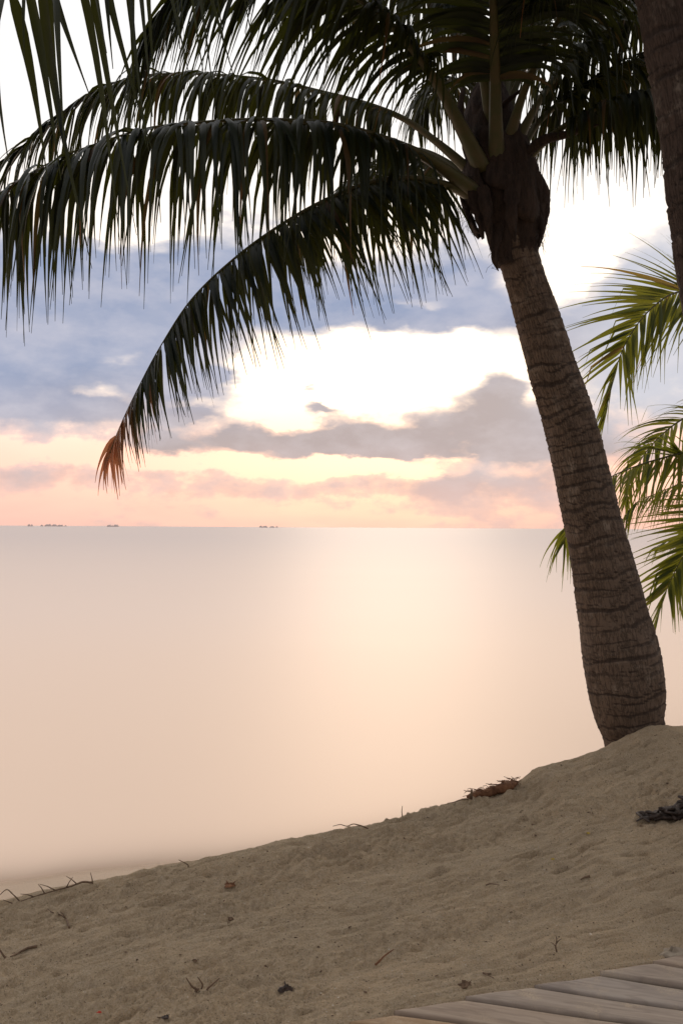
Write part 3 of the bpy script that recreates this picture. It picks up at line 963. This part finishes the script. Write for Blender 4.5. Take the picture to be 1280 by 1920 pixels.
near_palm.frond(Q([(1150, -570, .1), (1060, -680, .3), (940, -720, .6), (800, -680, .9), (690, -560, 1.1)]), n=56, L=.85, W=.042, droop=5)
near_palm.frond(Q([(1170, -560, -.1), (1300, -680, -.35), (1480, -760, -.6), (1700, -740, -.9), (1900, -600, -1.1)]), n=56, L=.9, W=.042, droop=5)
near_palm.finish(300)

# ---- the young palm behind, its trunk outside the picture on the right
D2 = 9.0
crown2 = P(1455, 700, D2)
b3 = Vector((crown2.x + .35, crown2.y + .1, 0)); b3.z = hz(b3.x, b3.y)
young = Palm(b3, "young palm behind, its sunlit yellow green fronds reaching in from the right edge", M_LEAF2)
tp = [b3 - Vector((0, 0, .12)), b3 + Vector((-.05, 0, .5)), b3 + Vector((-.15, -.03, 1.4)), crown2 + Vector((0, 0, -.2)), crown2 + Vector((-.02, 0, .15))]
link("trunk", trunk_mesh("trunk", tp, [.2, .17, .13, .11, .07], b3, ring=.08, seed=31, nlen=240, nseg=40), M_TRUNK, young.root)
Y_ = lambda pts: [P(a, b, D2 + c) for a, b, c in pts]
young.frond(Y_([(1450, 700, -.1), (1420, 630, -.3), (1370, 575, -.5), (1312, 545, -.7), (1262, 550, -.8), (1225, 574, -.88), (1194, 608, -.94), (1170, 648, -.98), (1153, 694, -1.0), (1141, 742, -1.0), (1130, 790, -1.0)]),
            n=74, L=.88, W=.038, droop=.3, t0=.2, alpha=(56, 24), prof=(.8, .35, .34), kinks=.14, rise=-.25, dry=.1, roll=1.2, sway=.06)
young.frond(Y_([(1450, 720, .1), (1400, 740, .1), (1340, 760, .1), (1285, 782, .1), (1240, 815, .1), (1205, 855, .1), (1180, 905, .1), (1168, 950, .1)]),
            n=50, L=.60, W=.028, droop=1.2, t0=.2, alpha=(60, 26), roll=.7)
young.frond(Y_([(1450, 740, -.2), (1400, 790, -.3), (1340, 828, -.35), (1280, 848, -.4), (1203, 870, -.4), (1141, 896, -.4), (1095, 930, -.4), (1068, 975, -.4), (1056, 1020, -.4)]),
            n=72, L=.74, W=.026, droop=1.3, t0=.2, alpha=(72, 30), prof=(.7, .3, .55), rise=-.7, sway=.07)
young.frond(Y_([(1450, 745, .0), (1395, 820, .0), (1335, 870, .0), (1280, 903, .0), (1230, 925, .0), (1192, 942, .0), (1165, 975, .0)]),
            n=50, L=.66, W=.026, droop=1.2, t0=.2, alpha=(70, 24), rise=-.6)
young.frond(Y_([(1450, 750, -.1), (1400, 830, -.2), (1350, 880, -.25), (1300, 866, -.3), (1262, 850, -.35), (1228, 842, -.4)]),
            n=30, L=.62, W=.038, droop=.7, t0=.35, alpha=(48, 16), rise=.5, prof=(.8, .5, .6))
young.frond(Y_([(1455, 760, -.1), (1420, 850, -.3), (1370, 930, -.45), (1320, 985, -.5), (1282, 1040, -.52), (1258, 1085, -.52), (1240, 1130, -.52), (1230, 1172, -.52)]),
            n=66, L=.72, W=.036, droop=.2, t0=.25, alpha=(56, 24), prof=(.8, .35, .45), rise=-.2, roll=1.25, sway=.05)
young.frond(Y_([(1455, 750, .1), (1400, 860, .2), (1350, 940, .25), (1300, 990, .3), (1250, 1015, .3), (1222, 1030, .3)]),
            n=36, L=.5, W=.036, droop=1.5, t0=.25, alpha=(54, 20))
for k, (dx, dy, dz) in enumerate([(1.2, .2, .7), (.9, .9, 1.0), (.2, 1.2, .9), (1.0, -.8, .9), (.1, .2, 1.6)]):
    c = crown2
    young.frond([c, c + Vector((dx * .4, dy * .4, dz * .75)), c + Vector((dx * 1.0, dy * 1.0, dz)), c + Vector((dx * 1.6, dy * 1.6, dz * .6)), c + Vector((dx * 2.0, dy * 2.0, dz * -.1))],
                n=44, L=.7, W=.042, droop=4, t0=.2)
young.finish(300)

# ------------------------------------------------------------------ litter on the sand
def twig(name, pts, r, label, cat, mat=M_TWIG, lift=.006, side=None, group=None):
    """pts: pixels; the foot is on the sand, other points keep its distance unless they lie on the sand"""
    w = []
    for a in pts:
        if len(a) == 3: w.append((a, True))
        else: w.append((a, False))
    g0 = None; out = []
    for (a, up) in w:
        if not up:
            g = G(a[0], a[1]); g0 = g; out.append(g + Vector((0, 0, lift)))
        else:
            d = (CAM_R.transposed() @ ((g0 if g0 is not None else G(*pts[-1][:2])) - Vector((0, 0, CAM_Z)))).z * -1
            out.append(P(a[0], a[1], d + a[2]))
    mb = MB(); c, _ = spline(out, max(8, len(out) * 4))
    mb.tube(c, lambda t: r * (1 - .7 * t) + .0006, 6, rough=.15)
    for (i, dx, dz, ln) in side or []:
        p = Vector(c[min(i, len(c) - 1)]); q = p + Vector((dx, random.uniform(-.02, .02), dz)) * ln
        mb.tube([p, (p + q) / 2 + Vector((0, 0, .004)), q], lambda t: r * .6 * (1 - .7 * t) + .0005, 5)
    o = link(name, mb.mesh(name, out[0]), mat, label=label, category=cat); o.location = out[0]
    if group: o['group'] = group
    return o


twig("dry_branch", [(172, 1662), (155, 1660), (134, 1668), (112, 1675), (84, 1682), (58, 1690), (40, 1697)], .0042, "thin dry branch lying along the sand crest at the far left", "branch", lift=.015,
     side=[(6, -.7, .5, .07), (10, .5, .8, .06), (14, -.8, .3, .09), (18, -.5, .7, .06), (22, -1, .2, .06)])
twig("dry_grass_stalk", [(174, 1660), (173, 1648, 0), (170, 1636, 0)], .0025, "tiny upright stem at the right end of the dry branch", "stem")
twig("dry_grass_stalk", [(37, 1692), (24, 1676, 0), (13, 1668, 0), (0, 1678, 0), (-8, 1684, 0)], .0025, "bent dry stem at the left edge of the sand crest", "stem", group="dry stems in the sand")
twig("dry_grass_stalk", [(24, 1698), (14, 1690, 0), (6, 1687, 0)], .002, "short dry stem below the bent one at the left edge", "stem")
twig("dry_grass_stalk", [(353, 1630), (352, 1621, 0), (335, 1612, 0)], .0025, "hooked dry stem on the crest left of centre", "stem")
twig("dry_twig", [(130, 1742), (124, 1728), (112, 1718), (98, 1714), (90, 1708)], .004, "dark twig lying on the sand below the dry branch", "twig", side=[(8, -.5, .6, .05)])
twig("dry_twig", [(70, 1777), (50, 1784), (35, 1790), (20, 1797)], .005, "straight dark stick on the sand near the left edge", "twig")
twig("dry_twig", [(11, 1800), (6, 1790, 0), (0, 1780, 0), (-5, 1772, 0)], .004, "upright stub of stick cut by the left edge", "twig")
twig("dry_sprig", [(373, 1861), (362, 1851, 0), (355, 1842, 0), (349, 1833, 0)], .0035, "leftmost prong of the three bare sprigs in the lower left sand", "sprig", group="bare sprigs in the sand")
twig("dry_sprig", [(378, 1859), (380, 1846, 0), (375, 1838, 0), (371, 1832, 0)], .003, "middle prong of the three bare sprigs in the lower left sand", "sprig", group="bare sprigs in the sand")
twig("dry_sprig", [(388, 1860), (391, 1852, 0), (397, 1847, 0), (412, 1834, 0)], .003, "rightmost prong of the three bare sprigs in the lower left sand", "sprig", group="bare sprigs in the sand")
twig("grass_blade", [(703, 1815), (710, 1803, 0), (722, 1791, 0), (738, 1780, 0)], .0035, "curved dry grass blade leaning right in the lower middle sand", "grass blade", M_DRY)
twig("dry_grass_stalk", [(1043, 1789), (1041, 1775, 0), (1043, 1763, 0), (1042, 1756, 0)], .0025, "thin forked stem upright in the sand above the boardwalk", "stem", side=[(5, -.6, .5, .03), (8, .7, .6, .03)])
twig("dry_grass_stalk", [(754, 1534), (753, 1522, 0), (754, 1511, 0)], .0022, "lone upright stem on the crest in the middle", "stem")
twig("dry_twig", [(690, 1556), (676, 1548, 0), (662, 1545, 0), (650, 1549, 0), (638, 1546, 0), (624, 1549, 0)], .003, "wavy dry twig lying on the crest right of centre", "twig")
twig("dry_twig", [(878, 1502), (862, 1500, .0), (850, 1504, 0), (838, 1506, 0)], .003, "thin wavy twig left of the brown husk pile", "twig")
twig("dry_twig", [(920, 1830), (912, 1826, 0), (905, 1824, 0), (925, 1838)], .0025, "small curled twig above the boardwalk edge", "twig")
twig("dry_twig", [(1105, 1646), (1096, 1648), (1088, 1653)], .005, "short dark stick on the slope right of centre", "twig")
twig("dry_twig", [(910, 1664), (918, 1657, 0), (928, 1658, 0), (935, 1662)], .0025, "fine curled twig on the slope in the middle", "twig")


def flake(name, px, py, size, mat, label, cat, seed=0, h=.4, tall=0):
    g = G(px, py); rr = random.Random(seed); d = g.y
    s = size * d / FPX
    vs = []; fs = []; n = 9
    for j, (rad, z) in enumerate([(1, 0), (.9, h * .45), (.6, h * .8), (.15, h)]):
        for k in range(n):
            a = 2 * math.pi * k / n; r = s * rad * rr.uniform(.6, 1.25)
            vs.append(Vector((math.cos(a) * r, math.sin(a) * r * .7, s * z * rr.uniform(.5, 1.4) - s * .12)))
    for j in range(3):
        for k in range(n): fs.append((j * n + k, j * n + (k + 1) % n, (j + 1) * n + (k + 1) % n, (j + 1) * n + k))
    fs.append(tuple(3 * n + k for k in range(n))); fs.append(tuple(range(n))[::-1])
    mb = MB(); mb.add(vs, fs)
    for q in range(tall):
        a = rr.uniform(0, 6.28); p = Vector((math.cos(a) * s * .5, math.sin(a) * s * .4, s * h * .4))
        mb.tube([p, p + Vector((math.cos(a) * s * .5, math.sin(a) * s * .3, s * rr.uniform(.1, .6)))], lambda t: s * .14 * (1 - .7 * t), 5)
    o = link(name, mb.mesh(name, smooth=False), mat, label=label, category=cat); o.location = g
    return o


flake("leaf_scrap", 537, 1856, 15, M_DARK, "dark crumpled leaf scrap on the sand at the bottom middle", "leaf scrap", 3, .6, 4)
flake("leaf_scrap", 310, 1909, 8, M_DARK, "small dark scrap beside the bottom edge left of centre", "leaf scrap", 4, .6, 2)
flake("red_scrap", 186, 1899, 5, M_RED, "tiny bright red scrap in the lower left sand", "litter", 5, .7)
flake("leaf_scrap", 870, 1850, 13, M_TWIG, "brown leaf scrap just above the boardwalk edge", "leaf scrap", 6, .7, 4)
flake("leaf_scrap", 432, 1726, 8, M_TWIG, "small dark scrap on the slope left of the middle", "leaf scrap", 8, .6, 2)
flake("leaf_scrap", 365, 1803, 6, M_TWIG, "tiny dark scrap above the three bare sprigs", "leaf scrap", 9, .6, 1)
flake("leaf_scrap", 430, 1661, 12, M_DRY, "reddish brown scrap just under the crest left of centre", "leaf scrap", 10, .4, 3)
flake("yellow_leaf", 1101, 1564, 4, M_YEL, "tiny yellow leaf on the slope below the palm", "leaf", 11, .5)
flake("yellow_leaf", 1036, 1611, 4, M_YEL, "tiny yellow leaf lower on the slope right of centre", "leaf", 12, .5)
flake("stone", 1262, 1792, 26, M_STONE, "rounded grey stone half buried beside the boardwalk at the right edge", "stone", 13, .6)


def husk_pile():
    pts = [(878, 1499), (892, 1494), (910, 1490), (930, 1485), (950, 1478), (968, 1470)]
    w = [G(a, b + 4) for a, b in pts]; o0 = w[2]
    root = empty("palm_husk_pile", o0, label="pile of dry reddish brown palm husk on the sand crest below the palm", category="husk pile")
    c, _ = spline([list(p + Vector((0, .03, .01))) for p in w], 24)
    mb = MB(); mb.tube(c, lambda t: 0.028 * math.sin(math.pi * min(1, .12 + .80 * t)) ** .7 + .004, 10, .8, rough=.30)
    link("husk", mb.mesh("husk", o0), M_DRY, root)
    mb = MB()
    for k in range(120):
        p = Vector(c[random.randrange(1, 22)]) + Vector((random.uniform(-.02, .02), random.uniform(-.04, .02), random.uniform(.0, .03)))
        q = p + Vector((random.uniform(-.06, .05), random.uniform(-.03, .03), random.uniform(-.02, .018)))
        mb.tube([p, (p + q) / 2 + Vector((0, 0, random.uniform(-.005, .012))), q], .0016, 4, cap=False)
    link("fibre", mb.mesh("fibre", o0), M_DRY, root, kind="stuff")
    for a, b, c2, d2, r in [(881, 1497, 884, 1480, .010), (938, 1482, 942, 1463, .013), (962, 1474, 957, 1486, .006)]:
        g = G(a, b + 3); dd = (CAM_R.transposed() @ (g - Vector((0, 0, CAM_Z)))).z * -1
        mb = MB(); mb.tube([g, P((a + c2) / 2 + 1, (b + d2) / 2, dd), P(c2, d2, dd)], lambda t: r * (1 - .5 * t), 6, .5, rough=.2)
        link("stub", mb.mesh("stub", o0), M_TWIG, root)


husk_pile()


def seaweed():
    g = G(1250, 1538)
    root = empty("seaweed_clump", g, label="dark tangled seaweed clump on the slope at the right edge", category="seaweed")
    rr = random.Random(4)
    mass = MB()
    for k in range(46):
        px = rr.uniform(1222, 1350); py = 1540 - (px - 1215) * .10 - rr.uniform(0, 6)
        b = G(px, py); hgt = (.015 + max(0, px - 1215) / 110 * .075)
        pts = [b, b + Vector((rr.uniform(-.05, .05), rr.uniform(-.04, .04), hgt * rr.uniform(.3, .7))), b + Vector((rr.uniform(-.09, .09), rr.uniform(-.05, .05), hgt * rr.uniform(.5, 1.0))),
               b + Vector((rr.uniform(-.08, .08), rr.uniform(-.06, .02), hgt * rr.uniform(.0, .4)))]
        c, _ = spline(pts, 9); r = rr.uniform(.012, .026)
        mb = MB(); mb.tube(c, lambda t: r * (1 - .6 * t) + .002, 6, .6, rough=.3)
        link("frond_strand", mb.mesh("frond_strand", g), M_DARK, root)
    for (a, b_, c_, d_) in [(1212, 1537, 1192, 1528), (1214, 1540, 1192, 1543), (1225, 1532, 1206, 1526)]:
        p, q = G(a, b_), G(c_, d_)
        mb = MB(); mb.tube([p + Vector((0, 0, .01)), (p + q) / 2 + Vector((0, 0, .02)), q + Vector((0, 0, .006))], lambda t: .009 * (1 - .6 * t), 6, rough=.25)
        link("frond_strand", mb.mesh("frond_strand", g), M_DARK, root)


seaweed()

# crumbs of shell, seed and leaf nobody could count
def scatter(name, count, lo, hi, seed, mat, label):
    mb = MB(); rr = random.Random(seed)
    for k in range(count):
        x = rr.uniform(-1.9, 2.4); y = rr.uniform(2.8, 6.0)
        if y > float(np.interp(x, CX, CY)) - .03: continue
        if (x - BE0.x) * -BDIR.y + (y - BE0.y) * BDIR.x < .03: continue
        z = hz(x, y); s = rr.uniform(lo, hi) * (1.8 if rr.random() < .06 else 1)
        vs = [Vector((x + rr.uniform(-1, 1) * s, y + rr.uniform(-1, 1) * s, z + rr.uniform(-.2, 1.0) * s)) for _ in range(6)]
        mb.add(vs, [(0, 1, 2), (0, 2, 3), (0, 3, 4), (1, 2, 5), (2, 3, 5), (3, 4, 5), (0, 4, 1)])
    link(name, mb.mesh(name, smooth=False), mat, kind="stuff", label=label, category="debris")


scatter("beach_debris", 1500, .0018, .0065, 9, M_TWIG, "tiny dark crumbs of leaf and seed scattered over the sand")
scatter("shell_bits", 1500, .0015, .0045, 10, mat_simple("shell", (.62, .52, .40), (.72, .64, .52), 60, .6), "tiny pale shell fragments scattered over the sand")

# ------------------------------------------------------------------ far islets on the horizon
def islet(spans, label, dist=3200.0, h=5.0):
    c = P(sum(s[0] + s[1] for s in spans) / (2 * len(spans)), 989, dist)
    root = empty("far_islet", (c.x, c.y, 0), label=label, category="islet", group="low islets on the horizon")
    rr = random.Random(int(spans[0][0]))
    for a, b, hp in spans:
        x0, x1 = P(a, 989, dist).x, P(b, 989, dist).x
        n = max(5, int((x1 - x0) / 3)); vs, fs = [], []
        for i in range(n + 1):
            u = i / n; x = x0 + (x1 - x0) * u
            e = min(1, min(u, 1 - u) * n / 1.5 + .25); hh = hp * e * rr.uniform(.7, 1.15)
            for yy, zz in ((-6, 0), (-5, hh * .75), (0, hh), (5, hh * .75), (6, 0)):
                vs.append(Vector((x - c.x, yy, zz)))
        for i in range(n):
            for j in range(4): fs.append((i * 5 + j, (i + 1) * 5 + j, (i + 1) * 5 + j + 1, i * 5 + j + 1))
        fs += [(0, 1, 2, 3, 4), tuple(n * 5 + j for j in (4, 3, 2, 1, 0))]
        mb = MB(); mb.add(vs, fs); link("tree_line", mb.mesh("tree_line", smooth=False), M_ISLE, root)


islet([(53, 57, 7), (59, 62, 7), (77, 81, 6), (84, 98, 7.5), (98, 108, 8), (108, 119, 6), (122, 125, 5)], "long broken dark islet strip on the horizon at the far left")
islet([(201, 209, 7.5), (209, 213, 4.5), (213, 223, 8)], "short dark two humped islet on the horizon left of the frond tip", 3100)
islet([(486, 492, 7), (492, 502, 6), (505, 515, 5), (517, 521, 6)], "faint dotted islet on the horizon near the middle", 3300)
